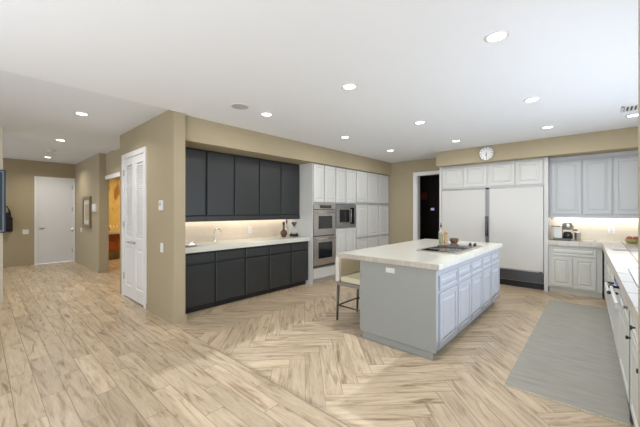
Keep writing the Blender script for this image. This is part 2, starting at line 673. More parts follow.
# baseboards
bm = B()
box(bm, DX1 + 0.07, YB - 0.012, 0, -4.0405, YB, 0.085)
box(bm, -4.04, YB - 0.012, 0, -4.028, 1.842, 0.085)
struct('baseboard_partition', bm, M['wall'])
bm = B()
box(bm, -11.35, 1.888, 0, -8.678, 1.90, 0.085, 0.003)
box(bm, -8.69, 1.888, 0, -8.678, 2.095, 0.085, 0.003)
struct('baseboard_hall_right', bm, M['wall'])
bm = B()
box(bm, -11.35, -1.5, 0, -11.338, 0.95, 0.085, 0.003)
struct('baseboard_hall_end', bm, M['wall'])
bm = B()
box(bm, -4.15, 7.388, 0, -3.47, 7.4, 0.085, 0.003)
struct('baseboard_back', bm, M['wall'])

# casing of the dark doorway
bm = B()
F = FYN(7.4)
fbox(bm, F, -3.475, -3.38, 0, 2.43, 0, 0.02, 0.004)
fbox(bm, F, -2.69, -2.63, 0, 2.43, 0, 0.02, 0.004)
fbox(bm, F, -3.38, -2.69, 2.34, 2.43, 0, 0.02, 0.004)
box(bm, -3.38, 7.4, 0, -3.365, 7.55, 2.34)
struct('trim_2', bm, M['trimw'])

# hall door
bm = B()
FH = FX(-11.35)
slab(bm, FH, 1.08, 1.845, 0.012, 2.34, -0.03, 0.002)
d = struct('door_1', bm, M['door_white'])
bm = B()
fbox(bm, FH, 1.02, 1.08, 0, 2.40, -0.12, 0.02, 0.004)
fbox(bm, FH, 1.845, 1.895, 0, 2.40, -0.12, 0.02, 0.004)
fbox(bm, FH, 1.08, 1.845, 2.34, 2.40, -0.12, 0.02, 0.004)
obj('door_casing', bm, M['trimw'], d)
bm = B()
lathe(bm, FH(1.13, 0.98, -0.03), [(0.03, 0), (0.03, 0.012), (0.012, 0.014), (0.012, 0.05)], 14, 'x')
tube(bm, [FH(1.13, 0.98, 0.015), FH(1.17, 0.98, 0.018), FH(1.23, 0.98, 0.012)], 0.009, 8)
lathe(bm, FH(1.13, 1.06, -0.03), [(0.026, 0), (0.026, 0.018), (0.02, 0.022)], 14, 'x')
obj('door_handle', bm, M['nickel'], d)
for z in (0.28, 0.85, 1.45, 2.08):
    bm = B()
    tube(bm, [FH(1.838, z, -0.012), FH(1.838, z + 0.12, -0.012)], 0.022, 8)
    obj('hinge', bm, M['nickel'], d)

# louvred double closet door
FD = FYN(YB)
bm = B()
fbox(bm, FD, DX0 - 0.06, DX0 + 0.02, 0, DTOP + 0.06, -0.10, 0.018, 0.004)
fbox(bm, FD, DX1 - 0.02, DX1 + 0.06, 0, DTOP + 0.06, -0.10, 0.018, 0.004)
fbox(bm, FD, DX0 + 0.02, DX1 - 0.02, DTOP - 0.02, DTOP + 0.06, -0.10, 0.018, 0.004)
struct('trim_3', bm, M['trimw'])
xm = (DX0 + DX1) / 2
for name, a, b in (('door_2', DX0 + 0.022, xm - 0.002), ('door_3', xm + 0.002, DX1 - 0.022)):
    bm = B()
    z0, z1, st = 0.015, DTOP - 0.022, 0.085
    d0, d1 = -0.035, 0.0
    fbox(bm, FD, a, a + st, z0, z1, d0, d1, 0.003)
    fbox(bm, FD, b - st, b, z0, z1, d0, d1, 0.003)
    for v0, v1 in ((z0, z0 + 0.20), (0.86, 1.02), (z1 - 0.12, z1)):
        fbox(bm, FD, a + st, b - st, v0, v1, d0, d1, 0.003)
    dr = struct(name, bm, M['trimw'])
    bm = B()
    loops(bm, FD, a + st - 0.005, b - st + 0.005, z0 + 0.20, 0.86, [(0, -0.03), (0, -0.016), (0.025, -0.016), (0.055, -0.004), (0.06, -0.004)])
    obj('lower_panel', bm, M['trimw'], dr)
    bm = B()
    zz = 1.02
    while zz < z1 - 0.12 - 0.03:
        p = [FD(u, v, d_) for u, v, d_ in ((a + st, zz, -0.006), (b - st, zz, -0.006), (b - st, zz + 0.042, -0.03), (a + st, zz + 0.042, -0.03))]
        q = [FD(u, v, d_) for u, v, d_ in ((a + st, zz - 0.006, -0.009), (b - st, zz - 0.006, -0.009), (b - st, zz + 0.036, -0.033), (a + st, zz + 0.036, -0.033))]
        P_ = [bm.verts.new(c) for c in p]
        Q_ = [bm.verts.new(c) for c in q]
        bm.faces.new(P_)
        bm.faces.new(Q_)
        for i in range(4):
            bm.faces.new((P_[i], P_[(i + 1) % 4], Q_[(i + 1) % 4], Q_[i]))
        zz += 0.036
    obj('louvre_slats', bm, M['frost'], dr)
    hx = (xm - 0.05) if name == 'door_2' else (xm + 0.05)
    sx = -1 if name == 'door_2' else 1
    bm = B()
    lathe(bm, FD(hx, 0.95, 0.0), [(0.028, 0), (0.028, -0.01), (0.011, -0.012), (0.011, -0.055)], 14, 'y')
    tube(bm, [FD(hx, 0.95, 0.05), FD(hx + sx * 0.06, 0.955, 0.054), FD(hx + sx * 0.12, 0.945, 0.048)], 0.010, 8)
    obj('door_handle', bm, M['nickel'], dr)
    ex = a if name == 'door_2' else b
    for z in (0.30, 1.18, 2.06):
        bm = B()
        fbox(bm, FD, ex - 0.016, ex + 0.016, z, z + 0.10, -0.001, 0.004)
        tube(bm, [FD(ex, z, 0.006), FD(ex, z + 0.10, 0.006)], 0.009, 8)
        obj('hinge', bm, M['nickel'], dr)

# backsplashes
bm = B()
box(bm, -4.87, 1.83, 0.94, -4.858, 4.387, 1.40)
struct('trim_4', bm, M['splash_l'])
bm = B()
box(bm, -0.66, 7.388, 0.91, 0.80, 7.4, 1.37)
struct('trim_5', bm, M['splash_b'])

# ------------------------------------------------------------------ charcoal bank
XB = -4.25
ORD = ['first', 'second', 'third', 'fourth', 'fifth']
ys = [1.835, 2.38, 2.91, 3.40, 3.92, 4.386]
for i in range(5):
    a, b = ys[i], ys[i + 1]
    lab = ('charcoal base cabinet tight against the tan partition wall', 'charcoal base cabinet under the chrome sink faucet, second from the partition',
           'middle charcoal base cabinet of the five under the cream counter',
           'charcoal base cabinet second from the white oven tower', 'charcoal base cabinet touching the white oven tower')[i]
    t = thing('base_cabinet', lab, 'cabinet', (-4.55, (a + b) / 2, 0), 'charcoal base cabinets')
    bm = B()
    box(bm, -4.85, a + 0.001, 0.09, XB - 0.022, b - 0.001, 0.865)
    obj('body', bm, M['charcoal_body'], t)
    bm = B()
    box(bm, -4.84, a + 0.001, 0, -4.335, b - 0.001, 0.09)
    obj('toe_kick', bm, M['black'], t)
    lo = a + (0.03 if i == 0 else 0.014)
    bm = B()
    slab(bm, FX(XB - 0.021), lo, b - 0.014, 0.70, 0.842, 0.022, 0.008)
    obj('drawer_front', bm, M['charcoal'], t)
    bm = B()
    slab(bm, FX(XB - 0.021), lo, b - 0.014, 0.095, 0.672, 0.022, 0.008)
    obj('door', bm, M['charcoal'], t)
bm = B()
box(bm, -4.858, 1.832, 0.868, -4.215, 4.386, 0.945, 0.006)
tag(obj('bar_countertop', bm, M['counter']), 'long cream countertop over the charcoal base cabinets', 'countertop')

XU = -4.50
ys = [1.835, 2.365, 2.865, 3.38, 3.885, 4.386]
for i in range(5):
    a, b = ys[i], ys[i + 1]
    lab = ('charcoal wall cabinet against the tan partition, nearest in the row', 'charcoal wall cabinet second from the partition, above the faucet',
           'middle charcoal wall cabinet of the row of five', 'charcoal wall cabinet second from the white tower',
           'charcoal wall cabinet touching the white tower, above the decanter')[i]
    t = thing('wall_cabinet', lab, 'cabinet', (-4.68, (a + b) / 2, 1.292), 'charcoal wall cabinets')
    bm = B()
    box(bm, -4.868, a + 0.001, 1.33, XU - 0.022, b - 0.001, 2.40)
    obj('body', bm, M['charcoal_body'], t)
    bm = B()
    box(bm, XU - 0.045, a + 0.001, 1.292, XU - 0.004, b - 0.001, 1.372, 0.004)
    obj('light_rail', bm, M['charcoal'], t)
    bm = B()
    slab(bm, FX(XU - 0.021), a + (0.03 if i == 0 else 0.013), b - 0.013, 1.385, 2.375, 0.022, 0.008)
    obj('door', bm, M['charcoal'], t)
bm = B()
box(bm, -4.82, 1.95, 1.31, -4.74, 4.33, 1.329)
o = tag(obj('led_strip', bm, M['led']), 'glowing under cabinet strip below the charcoal wall cabinets', 'light')
lamp('strip_lamp_left', 'AREA', (-4.72, 3.12, 1.30), (-0.25, 0, -1), 2.5, (1.0, 0.93, 0.82), shape='RECTANGLE', size=0.05, size_y=2.4)

# ------------------------------------------------------------------ white oven wall
XW = -4.15
T0, T1, T2, T3, T4 = 4.40, 5.11, 5.86, 6.35, 7.385


def tall_cab(label, a, b, doors, openings=(), group='white tall cabinets'):
    t = thing('tall_cabinet', label, 'cabinet', (-4.5, (a + b) / 2, 0), group)
    bm = B()
    zs = [0.09]
    for z0, z1 in openings:
        box(bm, -4.868, a + 0.001, zs[-1], XW - 0.021, b - 0.001, z0)
        box(bm, -4.868, a + 0.001, z0, XW - 0.021, a + 0.03, z1)
        box(bm, -4.868, b - 0.03, z0, XW - 0.021, b - 0.001, z1)
        box(bm, -4.868, a + 0.03, z0, -4.84, b - 0.03, z1)
        zs.append(z1)
    box(bm, -4.868, a + 0.001, zs[-1], XW - 0.021, b - 0.001, 2.404)
    obj('body', bm, M['cab_frame'], t)
    if a == T0:
        bm = B()
        box(bm, -4.868, a - 0.012, 0.0, XW - 0.002, a, 2.404, 0.002)
        obj('side_panel', bm, M['cab_white'], t)
    bm = B()
    box(bm, -4.84, a + 0.001, 0, XW - 0.09, b - 0.001, 0.09)
    obj('toe_kick', bm, M['cab_gray'], t)
    for u0, u1, v0, v1, kind in doors:
        bm = B()
        if kind == 'door':
            g_ = 0.021 if u0 >= 5.8 else 0.015
            raised(bm, FX(XW - 0.02), u0 + g_, u1 - g_, v0, v1, 0.02, 0.05)
            obj('door', bm, M['cab_white'], t)
        else:
            slab(bm, FX(XW - 0.02), u0 + 0.006, u1 - 0.006, v0, v1, 0.018, 0.004)
            obj('drawer_front', bm, M['cab_white'], t)
    return t


m1 = 4.745
tall_cab('white tall cabinet housing the double oven, beside the charcoal cabinets', T0, T1,
         [(T0 + 0.01, m1, 1.635, 2.385, 'door'), (m1, T1, 1.635, 2.385, 'door'), (T0 + 0.01, T1, 0.10, 0.30, 'drawer')],
         [(0.32, 1.60)])
m2 = 5.475
tall_cab('white tall cabinet housing the microwave, between oven and pantry doors', T1, T2,
         [(T1, m2, 1.635, 2.385, 'door'), (m2, T2, 1.635, 2.385, 'door'), (T1, m2, 0.10, 1.06, 'door'), (m2, T2, 0.10, 1.06, 'door')],
         [(1.09, 1.605)])
tall_cab('narrow white pantry cabinet right beside the microwave column', T2, T3,
         [(T2, T3, 1.655, 2.385, 'door'), (T2, T3, 0.845, 1.60, 'door'), (T2, T3, 0.10, 0.80, 'door')])
m4 = 6.84
tall_cab('double door white pantry cabinet in the far room corner', T3, T4,
         [(T3, m4, 1.655, 2.385, 'door'), (m4, T4 - 0.02, 1.655, 2.385, 'door'), (T3, m4, 0.845, 1.60, 'door'), (m4, T4 - 0.02, 0.845, 1.60, 'door'),
          (T3, m4, 0.10, 0.80, 'door'), (m4, T4 - 0.02, 0.10, 0.80, 'door')])

# double oven
a, b = T0 + 0.035, T1 - 0.035
F = FX(XW - 0.02)
t = thing('double_oven', 'stainless steel double wall oven in the white cabinet tower', 'oven', (-4.45, (a + b) / 2, 0.322))
bm = B()
fbox(bm, F, a, b, 0.325, 1.597, -0.5, 0.0)
obj('body', bm, M['gunmetal'], t)
bm = B()
fbox(bm, F, a - 0.01, b + 0.01, 1.49, 1.595, 0.001, 0.026, 0.003)
pn = obj('control_panel', bm, M['steel'], t)
bm = B()
fbox(bm, F, a + 0.16, b - 0.12, 1.51, 1.575, 0.0265, 0.029)
obj('display', bm, M['blackglass'], pn)
for z0, z1 in ((0.965, 1.475), (0.37, 0.945)):
    bm = B()
    fbox(bm, F, a - 0.01, b + 0.01, z0, z1, 0.001, 0.035, 0.004)
    dr = obj('oven_door', bm, M['steel'], t)
    bm = B()
    fbox(bm, F, a + 0.11, b - 0.10, z0 + 0.13, z1 - 0.12, 0.0352, 0.038, 0.001)
    obj('window', bm, M['blackglass'], dr)
    bm = B()
    zh = z1 - 0.045
    tube(bm, [F(a + 0.03, zh, 0.085), F(b - 0.03, zh, 0.085)], 0.012, 10)
    for u in (a + 0.06, b - 0.06):
        tube(bm, [F(u, zh, 0.034), F(u, zh, 0.085)], 0.009, 8)
    obj('handle', bm, M['steel'], dr)
bm = B()
fbox(bm, F, a - 0.01, b + 0.01, 0.325, 0.362, 0.001, 0.02, 0.002)
obj('vent_strip', bm, M['darkgrille'], t)

# microwave
a, b = T1 + 0.035, T2 - 0.035
t = thing('microwave', 'built in stainless microwave with black window in the white cabinets', 'microwave', (-4.4, (a + b) / 2, 1.095))
bm = B()
fbox(bm, F, a, b, 1.094, 1.60, -0.4, 0.0)
obj('body', bm, M['gunmetal'], t)
bm = B()
for u0, u1, v0, v1 in ((a - 0.02, b + 0.02, 1.10, 1.165), (a - 0.02, b + 0.02, 1.53, 1.595), (a - 0.02, a + 0.05, 1.165, 1.53), (b - 0.05, b + 0.02, 1.165, 1.53)):
    fbox(bm, F, u0, u1, v0, v1, 0.001, 0.022, 0.002)
obj('trim_frame', bm, M['alu'], t)
bm = B()
fbox(bm, F, a + 0.05, b - 0.20, 1.165, 1.53, 0.001, 0.026, 0.002)
dr = obj('door', bm, M['steel'], t)
bm = B()
fbox(bm, F, a + 0.09, b - 0.24, 1.21, 1.485, 0.0262, 0.029)
obj('window', bm, M['blackglass'], dr)
bm = B()
fbox(bm, F, b - 0.20, b - 0.05, 1.165, 1.53, 0.001, 0.024, 0.002)
cp = obj('control_panel', bm, M['blackglass'], t)
bm = B()
tube(bm, [F(b - 0.205, 1.20, 0.055), F(b - 0.205, 1.50, 0.055)], 0.010, 8)
for z in (1.23, 1.47):
    tube(bm, [F(b - 0.205, z, 0.02), F(b - 0.205, z, 0.055)], 0.007, 8)
obj('handle', bm, M['steel'], dr)

# ------------------------------------------------------------------ fridge wall
FR = FYN(6.90)
bm = B()
t = thing('fridge_surround', 'white side panels and divider framing the pair of fridges', 'cabinet', (-1.65, 7.1, 0))
for u0, u1, v0, v1 in ((-2.62, -2.572, 0, 2.428), (-0.722, -0.662, 0, 2.428)):
    bm = B()
    box(bm, u0, 6.885, v0, u1, 7.398, v1, 0.003)
    obj('side_panel', bm, M['cab_white'], t)
for i, (a, c, b) in enumerate(((-2.57, -2.115, -1.66), (-1.64, -1.175, -0.725))):
    c_ = thing('bridge_cabinet', ('white two door cabinet above the left fridge', 'white two door cabinet above the right fridge, under the clock')[i],
               'cabinet', ((a + b) / 2, 7.1, 1.93), 'cabinets over the fridges')
    bm = B()
    box(bm, a - (0 if i == 0 else 0.018), 6.905, 1.93, b, 7.398, 2.428)
    obj('body', bm, M['cab_white'], c_)
    for u0, u1 in ((a + 0.012, c - 0.006), (c + 0.006, b - 0.012)):
        bm = B()
        raised(bm, FYN(6.905), u0, u1, 1.955, 2.40, 0.02, 0.055)
        obj('door', bm, M['cab_white'], c_)
for i, (a, b) in enumerate(((-2.565, -1.69), (-1.625, -0.73))):
    t = thing('built_in_fridge', ('left built-in fridge with tall flat white door panel', 'right built-in fridge with wide flat white door panel and dark grille')[i],
              'fridge', ((a + b) / 2, 7.1, 0), 'built-in fridges')
    bm = B()
    box(bm, a, 6.93, 0.12, b, 7.39, 1.92)
    obj('body', bm, M['alu'], t)
    bm = B()
    box(bm, a + 0.004, 6.885, 0.345, b - 0.004, 6.929, 1.895, 0.003)
    obj('door_panel', bm, M['fridge'], t)
    bm = B()
    fbox(bm, FR, a, b, 1.898, 1.925, -0.03, 0.008)
    obj('top_trim', bm, M['alu'], t)
    bm = B()
    fbox(bm, FR, a, b, 0.322, 0.342, -0.03, 0.012)
    tr = obj('bottom_trim', bm, M['alu'], t)
    if i == 1:
        bm = B()
        fbox(bm, FR, b - 0.07, b - 0.015, 0.3245, 0.338, 0.0121, 0.014)
        obj('badge', bm, M['black'], tr)
    bm = B()
    fbox(bm, FR, a, b, 0.13, 0.318, -0.05, -0.005)
    for k in range(7):
        z = 0.145 + k * 0.024
        fbox(bm, FR, a + 0.01, b - 0.01, z, z + 0.012, -0.006, 0.004)
    obj('grille', bm, M['darkgrille'], t)
    bm = B()
    fbox(bm, FR, a + 0.0, b, 0.0, 0.129, -0.4, -0.06)
    obj('toe_kick', bm, M['black'], t)
    bm = B()
    if i == 0:
        fbox(bm, FR, b + 0.002, b + 0.026, 0.345, 1.895, -0.01, 0.03, 0.003)
    else:
        fbox(bm, FR, a - 0.026, a - 0.002, 0.345, 1.895, -0.01, 0.03, 0.003)
    obj('edge_handle', bm, M['alu'], t)
    bm = B()
    u = b + 0.014 if i == 0 else a - 0.014
    tube(bm, [FR(u, 0.95, 0.055), FR(u, 1.35, 0.055)], 0.010, 8)
    for z in (0.98, 1.32):
        tube(bm, [FR(u, z, 0.02), FR(u, z, 0.055)], 0.008, 8)
    obj('handle', bm, M['gunmetal'], t)

# clock on the soffit
t = thing('wall_clock', 'round white wall clock on the tan soffit above the fridges', 'clock', (-1.62, 6.69, 2.45))
c = (-1.62, 6.698, 2.585)
bm = B()
lathe(bm, c, [(0.128, 0), (0.135, -0.012), (0.135, -0.03), (0.122, -0.032), (0.120, -0.02)], 40, 'y')
obj('rim', bm, M['alu'], t)
bm = B()
lathe(bm, c, [(0.121, -0.012), (0.121, -0.021)], 40, 'y')
obj('dial', bm, M['dial'], t)
for k in range(12):
    bm = B()
    an = math.pi * k / 6
    L0, L1 = 0.088, 0.110
    wv = 0.008 if k % 3 else 0.011
    dx, dz = math.sin(an), math.cos(an)
    pts = []
    for r_, s_ in ((L0, -1), (L0, 1), (L1, 1), (L1, -1)):
        pts.append((c[0] + dx * r_ + dz * s_ * wv / 2, c[2] + dz * r_ - dx * s_ * wv / 2))
    lo = [bm.verts.new((p[0], 6.6765, p[1])) for p in pts]
    hi = [bm.verts.new((p[0], 6.6745, p[1])) for p in pts]
    bm.faces.new(lo)
    bm.faces.new(hi)
    for q in range(4):
        bm.faces.new((lo[q], lo[(q + 1) % 4], hi[(q + 1) % 4], hi[q]))
    obj('hour_mark', bm, M['black'], t)
for nm, L_, an, wd in (('minute_hand', 0.085, math.pi, 0.007), ('hour_hand', 0.05, math.pi * 1.09, 0.009)):
    bm = B()
    e = (c[0] + math.sin(an) * L_, 6.672, c[2] + math.cos(an) * L_)
    tube(bm, [(c[0] - math.sin(an) * 0.015, 6.672, c[2] - math.cos(an) * 0.015), e], [wd * 0.55, wd * 0.35], 6)
    obj(nm, bm, M['black'], t)

# ------------------------------------------------------------------ right back corner
t = thing('base_cabinet', 'pale grey base cabinet with one wide drawer, right of the fridge', 'cabinet', (-0.3, 7.1, 0))
bm = B()
box(bm, -0.66, 6.92, 0.09, 0.06, 7.39, 0.848)
obj('body', bm, M['cab_gray'], t)
bm = B()
box(bm, -0.655, 6.965, 0, 0.06, 7.38, 0.09)
obj('toe_kick', bm, M['cab_gray'], t)
bm = B()
raised(bm, FYN(6.92), -0.625, -0.015, 0.67, 0.82, 0.02, 0.022)
obj('drawer_front', bm, M['cab_gray'], t)
for u0, u1 in ((-0.625, -0.326), (-0.314, -0.015)):
    bm = B()
    raised(bm, FYN(6.92), u0, u1, 0.12, 0.64, 0.02, 0.05)
    obj('door', bm, M['cab_gray'], t)

xs = [-0.66, -0.20, 0.19, 0.79]
for i in range(3):
    a, b = xs[i], xs[i + 1]
    u = thing('wall_cabinet', ('cool grey wall cabinet right beside the fridge surround, above the espresso maker', 'cool grey wall cabinet in the middle of the three at right',
                               'cool grey wall cabinet cut by the right picture edge')[i], 'cabinet', ((a + b) / 2, 7.2, 1.33), 'cool grey wall cabinets')
    bm = B()
    box(bm, a + 0.001, 7.07, 1.33, b - 0.001, 7.398, 2.428)
    obj('body', bm, M['cab_upper'], u)
    bm = B()
    if i < 2:
        raised(bm, FYN(7.07), a + (0.03 if i == 0 else 0.012), b - 0.012, 1.40, 2.345, 0.02, 0.05)
        obj('door', bm, M['cab_upper'], u)
    else:
        raised(bm, FYN(7.07), a + 0.012, 0.56, 1.40, 2.345, 0.02, 0.05)
        obj('door', bm, M['cab_upper'], u)
bm = B()
box(bm, -0.655, 7.035, 2.375, 0.79, 7.069, 2.428, 0.008)
struct('trim_6', bm, M['cab_upper'])
bm = B()
box(bm, -0.60, 7.30, 1.313, 0.74, 7.37, 1.329)
tag(obj('led_strip', bm, M['led']), 'glowing under cabinet strip below the cool grey wall cabinets', 'light')
lamp('strip_lamp_right', 'AREA', (0.07, 7.27, 1.30), (0, 0.25, -1), 1.2, (1.0, 0.95, 0.86), shape='RECTANGLE', size=1.3, size_y=0.05)

# L-shaped tiled worktop (the sink leg is a touch skewed, as in the room)
RA = 0.022
PIV = (0.069, 6.14)


def rp(x, y):
    R = Matrix.Rotation(RA, 2)
    v = R @ Vector((x - PIV[0], y - PIV[1]))
    return (v.x + PIV[0], v.y + PIV[1])


e1 = rp(0.069, 6.875)
e0 = rp(0.069, 1.80)
SX0, SX1, SY0, SY1 = 0.205, 0.66, 3.06, 3.93      # sink cut-out
bm = B()
zt, zb = 0.930, 0.850


def prism(bm, outer, z0, z1, top=0, side_fn=None):
    lo = [bm.verts.new((x, y, z0)) for x, y in outer]
    hi = [bm.verts.new((x, y, z1)) for x, y in outer]
    bm.faces.new(lo).material_index = top
    bm.faces.new(hi).material_index = top
    nn = len(outer)
    for i in range(nn):
        f = bm.faces.new((lo[i], lo[(i + 1) % nn], hi[(i + 1) % nn], hi[i]))
        d_ = Vector(outer[(i + 1) % nn]) - Vector(outer[i])
        f.material_index = 1 if abs(d_.x) > abs(d_.y) else 2


def xe(y):
    return e0[0] + (e1[0] - e0[0]) * (y - e0[1]) / (e1[1] - e0[1])


prism(bm, [(-0.66, 6.875), (e1[0], 6.875), (0.798, 6.875), (0.798, 7.387), (-0.66, 7.387)], zb, zt)
prism(bm, [(e1[0], 6.875), (xe(SY1), SY1), (0.798, SY1), (0.798, 6.875)], zb, zt)
prism(bm, [(xe(SY1), SY1), (xe(SY0), SY0), (SX0, SY0), (SX0, SY1)], zb, zt)
prism(bm, [(SX1, SY1), (SX1, SY0), (0.798, SY0), (0.798, SY1)], zb, zt)
prism(bm, [(xe(SY0), SY0), (xe(1.80), 1.80), (0.798, 1.80), (0.798, SY0)], zb, zt)
tag(obj('corner_countertop', bm, [M['tilectr'], M['tilectr_edge'], M['tilectr_edge_y']]), 'L-shaped white tiled countertop along the right side', 'countertop')

# sink let into the cut-out
t = thing('kitchen_sink', 'white kitchen sink let into the tiled counter at right', 'sink', (0.45, 3.5, 0.70))
bm = B()
x0, x1, y0, y1 = SX0 + 0.004, SX1 - 0.004, SY0 + 0.004, SY1 - 0.004
box(bm, x0, y0, 0.72, x1, y1, 0.735)
for q in ((x0, y0, x0 + 0.02, y1), (x1 - 0.02, y0, x1, y1), (x0, y0, x1, y0 + 0.02), (x0, y1 - 0.02, x1, y1)):
    box(bm, q[0], q[1], 0.735, q[2], q[3], 0.937, 0.003)
obj('basin', bm, M['plastic_w'], t)
bm = B()
lathe(bm, (0.45, 3.5, 0.735), [(0.045, 0), (0.045, 0.004), (0.03, 0.003)], 18)
obj('drain', bm, M['chrome'], t)
bm = B()
box(bm, 0.15, 5.74, 0.9305, 0.74, 5.765, 0.95, 0.004)
tag(obj('counter_rail', bm, M['alu']), 'thin grey rail lying across the tiled counter beyond the sink', 'rail')

# sink run base units
ROT = (PIV, RA)
XR = 0.095
FRN = FXN(XR + 0.02)


def run_cab(label, a, b, cols, knobs=True):
    t = thing('base_cabinet', label, 'cabinet', (0.4, (a + b) / 2, 0))
    bm = B()
    box(bm, XR + 0.021, a + 0.001, 0.09, 0.66, b - 0.001, 0.848)
    obj('body', bm, M['cab_gray'], t)
    bm = B()
    box(bm, XR + 0.08, a + 0.001, 0, 0.69, b - 0.001, 0.09)
    obj('toe_kick', bm, M['cab_gray'], t)
    K = [(0.006, 0), (0.006, -0.010), (0.013, -0.015), (0.013, -0.023), (0.008, -0.026)]
    for u0, u1 in cols:
        bm = B()
        raised(bm, FRN, u0 + 0.01, u1 - 0.01, 0.665, 0.815, 0.02, 0.022)
        dw = obj('drawer_front', bm, M['cab_gray'], t)
        bm = B()
        raised(bm, FRN, u0 + 0.01, u1 - 0.01, 0.115, 0.645, 0.02, 0.05)
        dd = obj('door', bm, M['cab_gray'], t)
        if knobs:
            bm = B()
            lathe(bm, FRN((u0 + u1) / 2, 0.74, 0.019), K, 12, 'x')
            obj('knob', bm, M['black'], dw)
            bm = B()
            lathe(bm, FRN(u1 - 0.04, 0.60, 0.019), K, 12, 'x')
            obj('knob', bm, M['black'], dd)
    return t


run_cab('pale grey base cabinet with black knobs nearest at the right edge', 1.82, 2.98, [(1.82, 2.40), (2.40, 2.98)])
t = thing('trash_compactor', 'panelled appliance with long bar handle beside the grey rug', 'appliance', (0.4, 3.4, 0))
bm = B()
box(bm, XR + 0.021, 3.03, 0.09, 0.66, 3.85, 0.70)
obj('body', bm, M['gunmetal'], t)
bm = B()
raised(bm, FRN, 3.04, 3.84, 0.11, 0.64, 0.022, 0.05)
obj('door_panel', bm, M['cab_gray'], t)
bm = B()
raised(bm, FRN, 3.04, 3.84, 0.66, 0.82, 0.022, 0.02)
tp = obj('drawer_panel', bm, M['cab_gray'], t)
bm = B()
tube(bm, [FRN(3.06, 0.775, 0.075), FRN(3.82, 0.775, 0.075)], 0.013, 12)
hd = obj('bar_handle', bm, M['plastic_w'], tp)
for u, m_ in ((3.06, 'nickel'), (3.82, 'black')):
    bm = B()
    tube(bm, [FRN(u - 0.015, 0.775, 0.075), FRN(u + 0.015, 0.775, 0.075)], 0.020, 12)
    tube(bm, [FRN(u, 0.775, 0.02), FRN(u, 0.775, 0.075)], 0.011, 10)
    obj('handle_post', bm, M[m_], tp)
bm = B()
box(bm, XR + 0.08, 3.03, 0, 0.69, 3.85, 0.09)
obj('toe_kick', bm, M['black'], t)
bm = B()
box(bm, XR + 0.0, 2.985, 0.0, 0.17, 3.025, 0.848)
tag(obj('filler_panel', bm, M['darkgrille']), 'dark grey metal filler strip between the bar-handled appliance and the nearest cabinet', 'panel')
t = thing('dishwasher', 'dishwasher with a control strip and blue display under the tiled counter', 'dishwasher', (0.4, 4.25, 0))
bm = B()
box(bm, XR + 0.021, 3.87, 0.09, 0.66, 4.50, 0.70)
obj('body', bm, M['gunmetal'], t)
bm = B()
slab(bm, FRN, 3.88, 4.49, 0.11, 0.715, 0.022, 0.004)
dp = obj('door', bm, M['cab_gray'], t)
bm = B()
slab(bm, FRN, 3.88, 4.49, 0.722, 0.83, 0.022, 0.004)
cp = obj('control_panel', bm, M['steel'], t)
bm = B()
fbox(bm, FRN, 3.95, 4.20, 0.735, 0.80, 0.0222, 0.025)
obj('display', bm, M['display'], cp)
bm = B()
fbox(bm, FRN, 4.23, 4.45, 0.735, 0.80, 0.0222, 0.025)
obj('button_strip', bm, M['darkgrille'], cp)
bm = B()
tube(bm, [FRN(3.92, 0.70, 0.085), FRN(4.45, 0.70, 0.085)], 0.013, 12)
obj('bar_handle', bm, M['plastic_w'], dp)
for u in (3.92, 4.45):
    bm = B()
    tube(bm, [FRN(u - 0.015, 0.70, 0.085), FRN(u + 0.015, 0.70, 0.085)], 0.015, 12)
    tube(bm, [FRN(u, 0.70, 0.02), FRN(u, 0.70, 0.085)], 0.010, 10)
    obj('handle_post', bm, M['black'], dp)
bm = B()
box(bm, XR + 0.08, 3.87, 0, 0.69, 4.50, 0.09)
obj('toe_kick', bm, M['black'], t)
run_cab('pale grey base cabinet in the far corner beyond the dishwasher', 4.52, 6.85, [(4.55, 5.3), (5.3, 6.05), (6.05, 6.8)], False)
ROT = None

# ------------------------------------------------------------------ island
IX0, IX1, IY0, IY1 = -2.03, -1.155, 2.95, 5.49
t = thing('kitchen_island', 'pale grey kitchen island with drawers and doors on its right side', 'island', (-1.6, 4.3, 0))
bm = B()
box(bm, IX0, IY0, 0.10, IX1, IY1, 0.890)
obj('body', bm, M['cab_island'], t)
bm = B()
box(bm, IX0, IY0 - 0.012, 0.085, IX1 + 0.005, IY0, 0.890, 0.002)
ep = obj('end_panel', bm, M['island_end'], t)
bm = B()
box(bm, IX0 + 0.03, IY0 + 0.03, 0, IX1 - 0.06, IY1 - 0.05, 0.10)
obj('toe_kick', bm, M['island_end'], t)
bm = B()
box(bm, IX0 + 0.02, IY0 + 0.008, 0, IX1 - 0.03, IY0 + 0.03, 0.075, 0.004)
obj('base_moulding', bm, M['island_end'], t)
ye = [2.996, 3.52, 4.015, 4.50, 4.96, 5.455]
FI = FX(IX1)
for i in range(5):
    a, b = ye[i] + 0.014, ye[i + 1] - 0.014
    bm = B()
    raised(bm, FI, a, b, 0.675, 0.825, 0.022, 0.022)
    obj('drawer_front', bm, M['cab_island'], t)
    bm = B()
    raised(bm, FI, a, b, 0.115, 0.648, 0.022, 0.055)
    obj('door', bm, M['cab_island'], t)
bm = B()
FE = FYN(IY0 - 0.012)
slab(bm, FE, -1.69, -1.585, 0.797, 0.85, 0.008, 0.003)
pl = obj('outlet_plate', bm, M['cab_gray'], t)
bm = B()
for u in (-1.675, -1.63):
    fbox(bm, FE, u, u + 0.028, 0.81, 0.838, 0.0082, 0.010)
obj('outlet_socket', bm, M['cab_gray'], pl)

TX0, TX1, TY0, TY1, TZ0, TZ1 = -2.36, -1.115, 2.925, 5.53, 0.893, 0.946
bm = B()
prism(bm, [(TX0, TY0), (TX1, TY0), (TX1, TY1), (TX0, TY1)], TZ0, TZ1)
tag(obj('island_countertop', bm, [M['counter'], M['counter_edge'], M['counter_edge_y']]), 'large cream countertop with a tan tiled edge on the island', 'countertop')

